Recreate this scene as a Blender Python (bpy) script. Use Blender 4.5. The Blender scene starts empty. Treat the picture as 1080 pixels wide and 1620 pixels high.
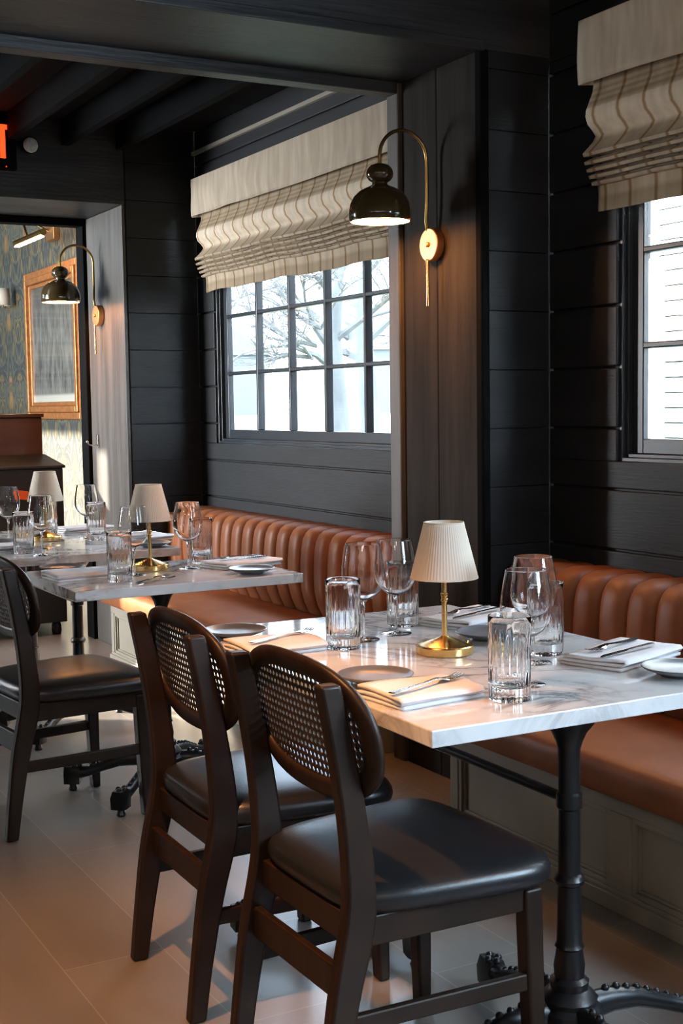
import bpy, bmesh, math, random
from mathutils import Vector, Matrix
random.seed(7)
S = bpy.context.scene
C = S.collection
PI = math.pi

# ------------------------------------------------------------------ camera
def setup_camera():
    yaw, pitch, roll = math.radians(28.90), math.radians(4.667), math.radians(0.826)
    f = Vector((math.sin(yaw)*math.cos(pitch), math.cos(yaw)*math.cos(pitch), -math.sin(pitch)))
    r = Vector((math.cos(yaw), -math.sin(yaw), 0.0))
    u = r.cross(f)
    r2 = math.cos(roll)*r - math.sin(roll)*u
    u2 = math.sin(roll)*r + math.cos(roll)*u
    cam = bpy.data.cameras.new('camera')
    cam.sensor_fit = 'VERTICAL'; cam.sensor_height = 36.0; cam.lens = 2073.3/1620*36.0
    cam.clip_start = 0.05; cam.clip_end = 300
    o = bpy.data.objects.new('camera', cam); C.objects.link(o)
    m = Matrix((r2, u2, -f)).transposed().to_4x4(); m.translation = Vector((0, 0, 1.328))
    o.matrix_world = m
    S.camera = o
setup_camera()

# ------------------------------------------------------------------ light and exposure
SKY = 20.0
SUN = 27.0
AREA_FAR = 440.0
SCONCE = 95.0
ROOM_FILL = 20.0
AREA_NEAR = 190.0
WARM = 270.0
EXPOSURE = 0.12
S.view_settings.view_transform = 'Standard'
S.view_settings.look = 'None'
S.view_settings.gamma = 1.0
S.view_settings.use_curve_mapping = False
S.view_settings.exposure = EXPOSURE
S.cycles.use_denoising = True
S.cycles.filter_width = 1.0
S.cycles.max_bounces = 16
S.cycles.transparent_max_bounces = 24
S.cycles.transmission_bounces = 16
S.cycles.glossy_bounces = 5
S.cycles.diffuse_bounces = 4
S.cycles.caustics_reflective = False
S.cycles.sample_clamp_indirect = 6.0

w = bpy.data.worlds.new('sky'); S.world = w; w.use_nodes = True
bg = w.node_tree.nodes['Background']
bg.inputs[0].default_value = (0.60, 0.79, 1.0, 1); bg.inputs[1].default_value = SKY

def light(name, kind, loc, energy, color, target=None, size=None, size_y=None, spot=None, blend=0.4, radius=None, portal=False):
    l = bpy.data.lights.new(name, kind); l.energy = energy; l.color = color
    o = bpy.data.objects.new(name, l); C.objects.link(o); o.location = loc
    if target is not None:
        o.rotation_euler = (Vector(target)-Vector(loc)).to_track_quat('-Z', 'Y').to_euler()
    if kind == 'AREA':
        l.shape = 'RECTANGLE'; l.size = size; l.size_y = size_y
        l.cycles.is_portal = portal
    if kind == 'SPOT':
        l.spot_size = math.radians(spot); l.spot_blend = blend
    if radius is not None: l.shadow_soft_size = radius
    return o
SUN_DIR = Vector((0.100, -0.070, -0.042)).normalized()
sun = light('sun', 'SUN', (-4, 12, 5), SUN, (1.0, 0.90, 0.75))
sun.rotation_euler = SUN_DIR.to_track_quat('-Z', 'Y').to_euler(); sun.data.angle = math.radians(0.7)
# area light added as daylight through an assumed left window of the far room
light('assumed_far_daylight', 'AREA', (-1.62, 7.68, 1.75), AREA_FAR, (1.0, 0.97, 0.92), (2.8, 7.0, 1.4), 1.3, 1.8)
# area light added as daylight through the assumed third window, behind the right shoulder
light('assumed_near_daylight', 'AREA', (2.97, -0.35, 1.75), AREA_NEAR, (0.56, 0.79, 1.0), (0.6, 0.3, 1.3), 1.6, 1.0)
# sky light portals in the two windows of the right wall and the assumed third
light('portal_alcove', 'AREA', (2.90, 5.43, 1.82), 1, (1, 1, 1), (0, 5.43, 1.82), 1.98, 1.4, portal=True)
light('portal_near', 'AREA', (2.90, 2.25, 1.82), 1, (1, 1, 1), (0, 2.25, 1.82), 1.98, 1.4, portal=True)
light('portal_assumed', 'AREA', (2.90, -0.355, 1.82), 1, (1, 1, 1), (0, -0.355, 1.82), 1.98, 1.4, portal=True)
# assumed warm ceiling spotlights, added over the near side left of the frame
for (x, y, e) in ((0.45, 2.25, 1.0), (0.30, 3.70, 0.7)):
    light('assumed_ceiling_spot', 'SPOT', (x, y, 2.60), WARM*e, (1.0, 0.42, 0.15), (x+0.30, y+0.10, 0.0), spot=62, blend=0.65, radius=0.03)
# small assumed lamps, added as warm fill behind and left of the camera
for (x, y, z) in ((-0.9, -1.0, 2.15), (-1.6, 0.2, 2.15), (-0.2, -1.3, 2.2), (-0.6, 0.6, 2.25), (-1.9, 1.5, 2.15), (0.7, -1.2, 2.2)):
    light('assumed_fill_lamp', 'POINT', (x, y, z), ROOM_FILL, (1.0, 0.84, 0.68), radius=0.05)
# warm point light added for an assumed sconce, right of the frame
light('assumed_sconce_light', 'POINT', (2.30, 0.75, 1.93), 9.0, (1.0, 0.42, 0.14), radius=0.08)

# ------------------------------------------------------------------ materials
def new_mat(name):
    m = bpy.data.materials.new(name); m.use_nodes = True
    nt = m.node_tree
    return m, nt, nt.nodes['Principled BSDF']
def N(nt, t, **kw):
    n = nt.nodes.new(t)
    for k, v in kw.items():
        if hasattr(n, k) and k not in n.inputs: setattr(n, k, v)
        else: n.inputs[k].default_value = v
    return n
def ramp(nt, fac, stops):
    r = nt.nodes.new('ShaderNodeValToRGB')
    while len(r.color_ramp.elements) < len(stops): r.color_ramp.elements.new(0.5)
    for e, (p, c) in zip(r.color_ramp.elements, stops):
        e.position = p; e.color = (*c, 1) if len(c) == 3 else c
    nt.links.new(fac, r.inputs[0]); return r
def coords(nt, scale=(1, 1, 1), rot=(0, 0, 0), space='Object', loc=(0, 0, 0)):
    tc = nt.nodes.new('ShaderNodeTexCoord'); mp = nt.nodes.new('ShaderNodeMapping')
    mp.inputs['Scale'].default_value = scale; mp.inputs['Rotation'].default_value = rot; mp.inputs['Location'].default_value = loc
    nt.links.new(tc.outputs[space], mp.inputs[0]); return mp.outputs[0]
def simple(name, col, rough=0.5, metal=0.0, var=0.25, nscale=(6, 6, 6), bump=0.0, bscale=None, coat=0.0, detail=4, spec=None):
    m, nt, b = new_mat(name); L = nt.links.new
    n = N(nt, 'ShaderNodeTexNoise', Scale=1.0, Detail=detail); L(coords(nt, nscale), n.inputs['Vector'])
    lo = tuple(c*(1-var) for c in col); hi = tuple(min(1, c*(1+var)) for c in col)
    r = ramp(nt, n.outputs['Fac'], [(0.3, lo), (0.7, hi)])
    L(r.outputs[0], b.inputs['Base Color'])
    b.inputs['Roughness'].default_value = rough; b.inputs['Metallic'].default_value = metal
    b.inputs['Coat Weight'].default_value = coat
    if spec is not None: b.inputs['Specular IOR Level'].default_value = spec
    if bump:
        n2 = N(nt, 'ShaderNodeTexNoise', Scale=1.0, Detail=5); L(coords(nt, bscale or tuple(s*4 for s in nscale)), n2.inputs['Vector'])
        bp = N(nt, 'ShaderNodeBump', Strength=bump, Distance=0.003); L(n2.outputs['Fac'], bp.inputs['Height']); L(bp.outputs[0], b.inputs['Normal'])
    return m
M = {}
M['paint'] = simple('charcoal_wood_paint', (0.0125, 0.0148, 0.0175), 0.55, var=0.25, nscale=(3, 3, 14), bump=0.30, bscale=(12, 12, 160), spec=0.35)
M['paint_grain'] = simple('charcoal_rough_beam_paint', (0.026, 0.028, 0.031), 0.45, var=0.5, nscale=(1.5, 9, 9), bump=0.7, bscale=(5, 60, 60))
M['pier'] = simple('brown_black_pier_boards', (0.024, 0.021, 0.0185), 0.72, var=0.45, nscale=(16, 16, 1.5), bump=0.5, bscale=(70, 70, 6), spec=0.15)
M['paint_vert'] = simple('charcoal_upright_board_paint', (0.075, 0.070, 0.064), 0.50, var=0.40, nscale=(16, 16, 1.5), bump=0.5, bscale=(70, 70, 6))
M['black'] = simple('black_paint', (0.004, 0.0045, 0.005), 0.9, spec=0.08)
M['trim'] = simple('slate_window_paint', (0.022, 0.028, 0.037), 0.38, var=0.12)
M['ceil'] = simple('black_ceiling_paint', (0.006, 0.006, 0.007), 0.8, spec=0.2)
M['wood'] = simple('dark_walnut_stain', (0.019, 0.0105, 0.0065), 0.42, var=0.35, nscale=(8, 40, 8), spec=0.3)
M['seatblack'] = simple('black_seat_leather', (0.013, 0.014, 0.016), 0.32, var=0.1, bump=0.12, bscale=(220, 220, 220))
M['cane'] = simple('dark_woven_cane', (0.030, 0.019, 0.012), 0.5)
M['iron'] = simple('black_cast_iron', (0.007, 0.0075, 0.009), 0.36, var=0.2, bump=0.15, bscale=(90, 90, 90))
M['brass'] = simple('brushed_brass', (0.78, 0.52, 0.20), 0.24, 1.0, var=0.06, nscale=(3, 3, 200))
M['brassdark'] = simple('aged_brass_tube', (0.42, 0.26, 0.09), 0.30, 1.0, var=0.08)
M['copper'] = simple('copper_plate', (0.80, 0.42, 0.20), 0.38, 1.0, var=0.05)
M['steel'] = simple('polished_steel', (0.66, 0.65, 0.64), 0.16, 1.0, var=0.03)
M['plate'] = simple('grey_stoneware_glaze', (0.115, 0.125, 0.140), 0.32, var=0.08, nscale=(30, 30, 30))
M['linen'] = simple('grey_napkin_linen', (0.72, 0.72, 0.75), 0.85, var=0.06, nscale=(25, 25, 25), bump=0.2, bscale=(400, 400, 400))
M['leather'] = simple('tan_bench_leather', (0.262, 0.090, 0.035), 0.47, var=0.14, nscale=(9, 9, 9), bump=0.10, bscale=(160, 160, 160), spec=0.30)
M['benchpaint'] = simple('taupe_panel_paint', (0.30, 0.275, 0.225), 0.45, var=0.06)
M['lampbody'] = simple('olive_brown_enamel', (0.045, 0.030, 0.011), 0.12, var=0.1, coat=0.6)
M['gold'] = simple('gilt_picture_frame', (0.42, 0.17, 0.055), 0.40, 0.45, var=0.3, nscale=(30, 30, 30), bump=0.3)
M['pianowood'] = simple('red_brown_cabinet_wood', (0.090, 0.036, 0.018), 0.28, var=0.25, nscale=(3, 3, 20), coat=0.3)
M['pianoblack'] = simple('near_black_cabinet_wood', (0.014, 0.012, 0.011), 0.35, var=0.2)
M['siding'] = simple('white_clapboard_paint', (0.80, 0.80, 0.78), 0.6, var=0.03)
M['bark'] = simple('pale_grey_bark', (0.105, 0.100, 0.095), 0.9, var=0.25, nscale=(3, 3, 1))
M['lawn'] = simple('winter_lawn', (0.11, 0.12, 0.07), 0.95, var=0.15, nscale=(0.6, 0.6, 0.6))
M['housegrey'] = simple('pale_grey_house_paint', (0.125, 0.130, 0.135), 0.8, var=0.05)
M['houseglass'] = simple('dark_house_window', (0.03, 0.04, 0.05), 0.2, var=0.05)
M['white'] = simple('white_enamel', (0.75, 0.73, 0.68), 0.5, var=0.03)
M['orange'] = simple('orange_card', (0.85, 0.14, 0.02), 0.6, var=0.05)
M['lens'] = simple('grey_prismatic_lens', (0.62, 0.63, 0.65), 0.35, var=0.25, nscale=(60, 20, 60), bump=0.5, bscale=(90, 40, 90))

def emit(name, col, strength):
    m, nt, b = new_mat(name)
    b.inputs['Base Color'].default_value = (*col, 1)
    b.inputs['Emission Color'].default_value = (*col, 1); b.inputs['Emission Strength'].default_value = strength
    return m
M['glow'] = emit('sconce_glow', (1.0, 0.38, 0.10), SCONCE)
M['glow2'] = emit('picture_light_glow', (1.0, 0.62, 0.30), 30.0)
M['exitred'] = emit('exit_letter_red', (1.0, 0.045, 0.008), 2.6)
M['led'] = emit('red_pilot_light', (1.0, 0.03, 0.02), 1.5)

def glass_solid():
    m, nt, b = new_mat('clear_crystal')
    b.inputs['Base Color'].default_value = (1, 1, 1, 1); b.inputs['Roughness'].default_value = 0.0
    b.inputs['Transmission Weight'].default_value = 1.0; b.inputs['IOR'].default_value = 1.48
    return m
def glass_thin(name, base=0.06, tint=(0.97, 0.98, 0.99)):
    m, nt, b = new_mat(name); L = nt.links.new
    nt.nodes.remove(b)
    lw = N(nt, 'ShaderNodeLayerWeight', Blend=0.5)
    p = N(nt, 'ShaderNodeMath', operation='POWER'); p.inputs[1].default_value = 4.0; L(lw.outputs['Facing'], p.inputs[0])
    mu = N(nt, 'ShaderNodeMath', operation='MULTIPLY_ADD'); mu.inputs[1].default_value = 0.55-base; mu.inputs[2].default_value = base; L(p.outputs[0], mu.inputs[0])
    tr = N(nt, 'ShaderNodeBsdfTransparent'); tr.inputs[0].default_value = (*tint, 1)
    gl = N(nt, 'ShaderNodeBsdfGlossy', Roughness=0.02); gl.inputs[0].default_value = (1, 1, 1, 1)
    mx = N(nt, 'ShaderNodeMixShader'); L(mu.outputs[0], mx.inputs[0]); L(tr.outputs[0], mx.inputs[1]); L(gl.outputs[0], mx.inputs[2])
    L(mx.outputs[0], nt.nodes['Material Output'].inputs[0])
    return m
M['glass'] = glass_solid()
M['bowlglass'] = glass_thin('thin_wine_glass', 0.07)
M['pane'] = glass_thin('window_pane_glass', 0.03, (0.985, 0.99, 0.99))

def floor_mat():
    m, nt, b = new_mat('wood_look_floor_planks'); L = nt.links.new
    v = coords(nt, (1, 1, 1), (0, 0, PI/2), loc=(0.0, 0.135, 0))
    br = N(nt, 'ShaderNodeTexBrick', Scale=1.0); br.offset = 0.37
    br.inputs['Brick Width'].default_value = 1.25; br.inputs['Row Height'].default_value = 0.25
    br.inputs['Mortar Size'].default_value = 0.0018; br.inputs['Mortar Smooth'].default_value = 0.1
    br.inputs['Color1'].default_value = (0.170, 0.153, 0.138, 1); br.inputs['Color2'].default_value = (0.210, 0.190, 0.172, 1)
    br.inputs['Mortar'].default_value = (0.29, 0.27, 0.24, 1)
    L(v, br.inputs['Vector'])
    n = N(nt, 'ShaderNodeTexNoise', Scale=1.0, Detail=3, Distortion=0.15); L(coords(nt, (7, 1.1, 1)), n.inputs['Vector'])
    r = ramp(nt, n.outputs['Fac'], [(0.25, (0.86, 0.85, 0.84)), (0.75, (1.10, 1.09, 1.08))])
    mx = N(nt, 'ShaderNodeMix'); mx.data_type = 'RGBA'; mx.blend_type = 'MULTIPLY'; mx.inputs[0].default_value = 1.0
    L(br.outputs['Color'], mx.inputs[6]); L(r.outputs[0], mx.inputs[7])
    L(mx.outputs[2], b.inputs['Base Color'])
    r2 = ramp(nt, n.outputs['Fac'], [(0.2, (0.27,)*3), (0.8, (0.33,)*3)]); L(r2.outputs[0], b.inputs['Roughness'])
    bp = N(nt, 'ShaderNodeBump', Strength=0.15, Distance=0.002); L(br.outputs['Fac'], bp.inputs['Height']); bp.invert = True; L(bp.outputs[0], b.inputs['Normal'])
    return m
M['floor'] = floor_mat()

def marble_mat():
    m, nt, b = new_mat('white_veined_marble'); L = nt.links.new
    v = coords(nt, (1, 1, 1))
    oi = nt.nodes.new('ShaderNodeObjectInfo')
    ad = N(nt, 'ShaderNodeVectorMath', operation='ADD'); L(v, ad.inputs[0])
    sc = N(nt, 'ShaderNodeVectorMath', operation='SCALE'); sc.inputs[0].default_value = (13, 7, 3); L(oi.outputs['Random'], sc.inputs['Scale'])
    L(sc.outputs[0], ad.inputs[1])
    n1 = N(nt, 'ShaderNodeTexNoise', Scale=3.2, Detail=9, Roughness=0.62, Distortion=1.4); L(ad.outputs[0], n1.inputs['Vector'])
    sub = N(nt, 'ShaderNodeMath', operation='SUBTRACT'); sub.inputs[1].default_value = 0.5; L(n1.outputs['Fac'], sub.inputs[0])
    ab = N(nt, 'ShaderNodeMath', operation='ABSOLUTE'); L(sub.outputs[0], ab.inputs[0])
    vein = ramp(nt, ab.outputs[0], [(0.0, (0.16, 0.165, 0.175)), (0.014, (0.34, 0.345, 0.36)), (0.05, (0.62, 0.63, 0.64)), (0.11, (0.72, 0.725, 0.73))])
    n2 = N(nt, 'ShaderNodeTexNoise', Scale=2.2, Detail=4); L(ad.outputs[0], n2.inputs['Vector'])
    cl = ramp(nt, n2.outputs['Fac'], [(0.38, (0.0,)*3), (0.58, (1.0,)*3)])
    mx = N(nt, 'ShaderNodeMix'); mx.data_type = 'RGBA'; L(cl.outputs[0], mx.inputs[0])
    mx.inputs[6].default_value = (0.68, 0.70, 0.72, 1); L(vein.outputs[0], mx.inputs[7])
    L(mx.outputs[2], b.inputs['Base Color']); b.inputs['Roughness'].default_value = 0.07
    return m
M['marble'] = marble_mat()

def blind_mat(name, stripes):
    m, nt, b = new_mat(name); L = nt.links.new
    tc = nt.nodes.new('ShaderNodeTexCoord')
    n = N(nt, 'ShaderNodeTexNoise', Scale=1.0, Detail=5); L(coords(nt, (30, 26, 4)), n.inputs['Vector'])
    base = ramp(nt, n.outputs['Fac'], [(0.3, (0.33, 0.275, 0.205)), (0.7, (0.45, 0.385, 0.30))])
    out = base.outputs[0]
    if stripes:
        sx = N(nt, 'ShaderNodeSeparateXYZ'); L(tc.outputs['Object'], sx.inputs[0])
        # brown upright stripes across the width, one every 115 mm
        mo = N(nt, 'ShaderNodeMath', operation='PINGPONG'); mo.inputs[1].default_value = 0.0575; L(sx.outputs['Y'], mo.inputs[0])
        st = ramp(nt, mo.outputs[0], [(0.0062, (1,)*3), (0.0085, (0,)*3)])
        mx = N(nt, 'ShaderNodeMix'); mx.data_type = 'RGBA'; L(st.outputs[0], mx.inputs[0]); L(out, mx.inputs[6]); mx.inputs[7].default_value = (0.21, 0.135, 0.065, 1)
        # woven bands running along the cloth: the U of the mesh is the cloth's length
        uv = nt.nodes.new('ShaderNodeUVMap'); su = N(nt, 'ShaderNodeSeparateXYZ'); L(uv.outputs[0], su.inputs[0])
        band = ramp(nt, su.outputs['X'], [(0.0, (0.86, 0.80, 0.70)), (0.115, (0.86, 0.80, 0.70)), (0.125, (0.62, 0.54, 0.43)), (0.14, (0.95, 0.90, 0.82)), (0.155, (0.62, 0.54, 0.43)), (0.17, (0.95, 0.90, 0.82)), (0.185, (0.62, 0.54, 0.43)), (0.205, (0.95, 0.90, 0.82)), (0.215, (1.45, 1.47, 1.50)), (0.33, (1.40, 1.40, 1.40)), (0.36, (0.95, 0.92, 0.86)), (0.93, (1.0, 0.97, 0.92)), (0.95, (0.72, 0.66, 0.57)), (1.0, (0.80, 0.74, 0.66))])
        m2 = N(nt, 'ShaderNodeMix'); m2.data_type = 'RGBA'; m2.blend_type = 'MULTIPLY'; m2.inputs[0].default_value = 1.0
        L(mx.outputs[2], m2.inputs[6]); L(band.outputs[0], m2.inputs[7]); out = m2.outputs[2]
    L(out, b.inputs['Base Color']); b.inputs['Roughness'].default_value = 0.9
    n3 = N(nt, 'ShaderNodeTexNoise', Scale=1.0, Detail=3); L(coords(nt, (300, 300, 300)), n3.inputs['Vector'])
    bp = N(nt, 'ShaderNodeBump', Strength=0.15, Distance=0.001); L(n3.outputs['Fac'], bp.inputs['Height']); L(bp.outputs[0], b.inputs['Normal'])
    return m
M['blind'] = blind_mat('striped_linen', True)
M['valance'] = blind_mat('plain_linen', False)

def wallpaper_mat():
    m, nt, b = new_mat('floral_wallpaper'); L = nt.links.new
    tc = nt.nodes.new('ShaderNodeTexCoord'); s = N(nt, 'ShaderNodeSeparateXYZ'); L(tc.outputs['Object'], s.inputs[0])
    pg = N(nt, 'ShaderNodeMath', operation='PINGPONG'); pg.inputs[1].default_value = 0.27; L(s.outputs['Y'], pg.inputs[0])
    wr = N(nt, 'ShaderNodeMath', operation='WRAP'); wr.inputs[1].default_value = 0.62; wr.inputs[2].default_value = 0.0; L(s.outputs['Z'], wr.inputs[0])
    cb = N(nt, 'ShaderNodeCombineXYZ'); L(pg.outputs[0], cb.inputs['X']); L(wr.outputs[0], cb.inputs['Y'])
    mp = N(nt, 'ShaderNodeMapping'); mp.inputs['Scale'].default_value = (1.7, 0.8, 1); L(cb.outputs[0], mp.inputs[0])
    n = N(nt, 'ShaderNodeTexNoise', Scale=2.9, Detail=2.0, Distortion=1.5); L(mp.outputs[0], n.inputs['Vector'])
    r = ramp(nt, n.outputs['Fac'], [(0.0, (0.022, 0.027, 0.028)), (0.36, (0.034, 0.041, 0.042)), (0.42, (0.10, 0.10, 0.07)), (0.46, (0.028, 0.033, 0.035)), (0.51, (0.16, 0.125, 0.05)), (0.545, (0.04, 0.043, 0.04)), (0.575, (0.32, 0.16, 0.05)), (0.66, (0.36, 0.13, 0.04))])
    r.color_ramp.interpolation = 'EASE'
    L(r.outputs[0], b.inputs['Base Color']); b.inputs['Roughness'].default_value = 0.7
    return m
M['wallpaper'] = wallpaper_mat()

def picture_mat():
    m, nt, b = new_mat('old_group_photograph'); L = nt.links.new
    tc = nt.nodes.new('ShaderNodeTexCoord'); s = N(nt, 'ShaderNodeSeparateXYZ'); L(tc.outputs['Object'], s.inputs[0])
    n = N(nt, 'ShaderNodeTexNoise', Scale=1.0, Detail=6, Roughness=0.65); L(coords(nt, (1, 16, 5)), n.inputs['Vector'])
    g = ramp(nt, n.outputs['Fac'], [(0.35, (0.06, 0.06, 0.055)), (0.65, (0.34, 0.33, 0.30))])
    mr = N(nt, 'ShaderNodeMapRange'); mr.inputs['From Min'].default_value = -0.50; mr.inputs['From Max'].default_value = 0.50; L(s.outputs['Z'], mr.inputs[0])
    v = ramp(nt, mr.outputs[0], [(0.02, (0.72, 0.69, 0.6)), (0.12, (0.70, 0.67, 0.58)), (0.14, (0.30, 0.29, 0.27)), (0.28, (0.12, 0.118, 0.11)), (0.42, (0.36, 0.35, 0.32)), (0.60, (0.22, 0.215, 0.20)), (1.0, (0.10, 0.097, 0.09))])  # pale bottom band is the sunlit mat, its sunlight put into the colour
    mk = ramp(nt, mr.outputs[0], [(0.13, (0,)*3), (0.15, (0.75,)*3), (0.55, (0.7,)*3), (0.9, (0.25,)*3)])
    mx = N(nt, 'ShaderNodeMix'); mx.data_type = 'RGBA'; L(mk.outputs[0], mx.inputs[0]); L(v.outputs[0], mx.inputs[6]); L(g.outputs[0], mx.inputs[7])
    L(mx.outputs[2], b.inputs['Base Color']); b.inputs['Roughness'].default_value = 0.15
    return m
M['picture'] = picture_mat()

def shade_mat():
    m, nt, b = new_mat('pleated_cream_fabric'); L = nt.links.new
    b.inputs['Base Color'].default_value = (0.84, 0.77, 0.67, 1); b.inputs['Roughness'].default_value = 0.9
    tr = N(nt, 'ShaderNodeBsdfTranslucent'); tr.inputs[0].default_value = (0.75, 0.66, 0.55, 1)
    mx = N(nt, 'ShaderNodeMixShader'); mx.inputs[0].default_value = 0.30
    L(b.outputs[0], mx.inputs[1]); L(tr.outputs[0], mx.inputs[2]); L(mx.outputs[0], nt.nodes['Material Output'].inputs[0])
    return m
M['shade'] = shade_mat()

# ------------------------------------------------------------------ mesh helpers
def B(): return bmesh.new()
def box(bm, x0, x1, y0, y1, z0, z1):
    vs = [bm.verts.new((x, y, z)) for x in (x0, x1) for y in (y0, y1) for z in (z0, z1)]
    for f in ((0, 1, 3, 2), (4, 6, 7, 5), (0, 4, 5, 1), (2, 3, 7, 6), (0, 2, 6, 4), (1, 5, 7, 3)):
        bm.faces.new([vs[i] for i in f])
def loft(bm, rings, close=True, cap=True):
    vr = [[bm.verts.new(p) for p in r] for r in rings]
    n = len(vr[0])
    for a, b in zip(vr, vr[1:]):
        for i in range(n if close else n-1):
            j = (i+1) % n
            bm.faces.new((a[i], a[j], b[j], b[i]))
    if cap and close:
        bm.faces.new(vr[0][::-1]); bm.faces.new(vr[-1])
    return vr
def tube(bm, pts, r, n=10, cap=True):
    pts = [Vector(p) for p in pts]
    rs = r if isinstance(r, (list, tuple)) else [r]*len(pts)
    rings = []; up = None
    for i, p in enumerate(pts):
        t = ((pts[min(i+1, len(pts)-1)]-p).normalized()+(p-pts[max(i-1, 0)]).normalized()).normalized()
        if up is None:
            up = Vector((0, 0, 1)) if abs(t.z) < 0.9 else Vector((1, 0, 0))
        s = t.cross(up).normalized(); up = s.cross(t).normalized()
        rings.append([p+rs[i]*(math.cos(a)*s+math.sin(a)*up) for a in [2*PI*k/n for k in range(n)]])
    loft(bm, rings, True, cap)
def lathe(bm, prof, n=32, c=(0, 0, 0), mod=None):
    rings = []
    for (r, z) in prof:
        if r < 1e-6: rings.append([bm.verts.new((c[0], c[1], c[2]+z))])
        else:
            ring = []
            for k in range(n):
                a = 2*PI*k/n; rr = r if mod is None else mod(r, z, a)
                ring.append(bm.verts.new((c[0]+rr*math.cos(a), c[1]+rr*math.sin(a), c[2]+z)))
            rings.append(ring)
    for a, b in zip(rings, rings[1:]):
        if len(a) == 1 and len(b) == 1: continue
        for k in range(n):
            j = (k+1) % n
            if len(a) == 1: bm.faces.new((a[0], b[j], b[k]))
            elif len(b) == 1: bm.faces.new((a[k], a[j], b[0]))
            else: bm.faces.new((a[k], a[j], b[j], b[k]))
def sphere(bm, c, r, n=14, sz=1.0):
    prof = [(r*math.sin(PI*k/n), -r*sz*math.cos(PI*k/n)) for k in range(n+1)]
    prof[0] = (0, prof[0][1]); prof[-1] = (0, prof[-1][1])
    lathe(bm, prof, n*2, c)
def obj(name, bm, mat, parent=None, smooth=True, bevel=0.0, seg=2, subsurf=0, solid=0.0, angle=40, loc=None):
    me = bpy.data.meshes.new(name)
    bmesh.ops.recalc_face_normals(bm, faces=bm.faces)
    bm.to_mesh(me); bm.free()
    if mat: me.materials.append(mat)
    o = bpy.data.objects.new(name, me); C.objects.link(o)
    if parent: o.parent = parent
    if loc: o.location = loc
    if solid:
        md = o.modifiers.new('thick', 'SOLIDIFY'); md.thickness = solid; md.offset = 0
    if bevel:
        md = o.modifiers.new('bevel', 'BEVEL'); md.width = bevel; md.segments = seg; md.limit_method = 'ANGLE'; md.angle_limit = math.radians(35)
    if subsurf:
        md = o.modifiers.new('sub', 'SUBSURF'); md.levels = subsurf; md.render_levels = subsurf
    if smooth:
        for p in me.polygons: p.use_smooth = True
        me.set_sharp_from_angle(angle=math.radians(angle))
    return o
def thing(name, label, cat, loc=(0, 0, 0), rotz=0.0, group=None):
    o = bpy.data.objects.new(name, None); C.objects.link(o); o.empty_display_size = 0.05
    o.location = loc; o.rotation_euler = (0, 0, rotz); o['label'] = label; o['category'] = cat
    if group: o['group'] = group
    return o
def tag(o, label, cat, group=None, kind=None):
    o['label'] = label; o['category'] = cat
    if group: o['group'] = group
    if kind: o['kind'] = kind
    return o
def struct(name, bm, mat, label, cat, parent=None, **kw):
    o = obj(name, bm, mat, parent, **kw)
    if parent is None:
        o['kind'] = 'structure'; o['label'] = label; o['category'] = cat
    return o
def dup(root, loc, rotz, label, group=None):
    r = root.copy(); C.objects.link(r); r.location = loc; r.rotation_euler = (0, 0, rotz); r['label'] = label
    if group: r['group'] = group
    for ch in list(root.children):
        c = ch.copy(); C.objects.link(c); c.parent = r
        for g in list(ch.children):
            d = g.copy(); C.objects.link(d); d.parent = c
    return r
def place(proto, first, loc, rotz, label, group):
    if first:
        proto.location = loc; proto.rotation_euler = (0, 0, rotz); proto['label'] = label; proto['group'] = group
        return proto
    return dup(proto, loc, rotz, label, group)

# ------------------------------------------------------------------ room shell
XW = 2.80                                   # face of the right (window) wall
WINS = ((4.43, 6.44), (1.235, 3.246), (-1.36, 0.65))       # window openings along the wall, the third assumed
WZ0, WZ1 = 1.135, 2.46
PITCH, PZ = 0.196, 0.065
def cut(y0, y1, z0, z1, holes):
    """rectangles that tile y0..y1 x z0..z1 outside the holes"""
    zs = sorted({z0, z1, *[z for h in holes for z in (h[2], h[3]) if z0 < z < z1]})
    out = []
    for a, b in zip(zs, zs[1:]):
        segs = [(y0, y1)]
        for h in holes:
            if h[2] < b-1e-6 and h[3] > a+1e-6:
                ns = []
                for (p, q) in segs:
                    if h[1] <= p or h[0] >= q: ns.append((p, q)); continue
                    if p < h[0]: ns.append((p, h[0]))
                    if h[1] < q: ns.append((h[1], q))
                segs = ns
        out += [(p, q, a, b) for (p, q) in segs]
    return out
HOLES = [(a, b, WZ0, WZ1) for a, b in WINS]
def plank_rows(z0, z1):
    z = PZ
    while z < z1:
        a, b = max(z, z0), min(z+PITCH, z1)
        if b-a > 0.02: yield a, b
        z += PITCH
def planked_right(name, y0, y1, z1, label):
    bm = B()
    for (p, q, a, b) in cut(y0, y1, 0.0, z1, HOLES): box(bm, XW+0.016, XW+0.095, p, q, a, b)
    for a, b in plank_rows(0.0, z1):
        for (p, q, c, d) in cut(y0, y1, a+0.004, b-0.004, HOLES): box(bm, XW, XW+0.018, p, q, c, d)
    return struct(name, bm, M['paint'], label, 'wall', smooth=False, bevel=0.004)
planked_right('wall_right', -1.8, 3.59, 2.80, 'dark planked wall with the nearer window, behind the nearer banquette')
planked_right('wall_right', 4.16, 6.65, 2.80, 'grey planked wall with the many-paned window, behind the far banquette')

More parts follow.
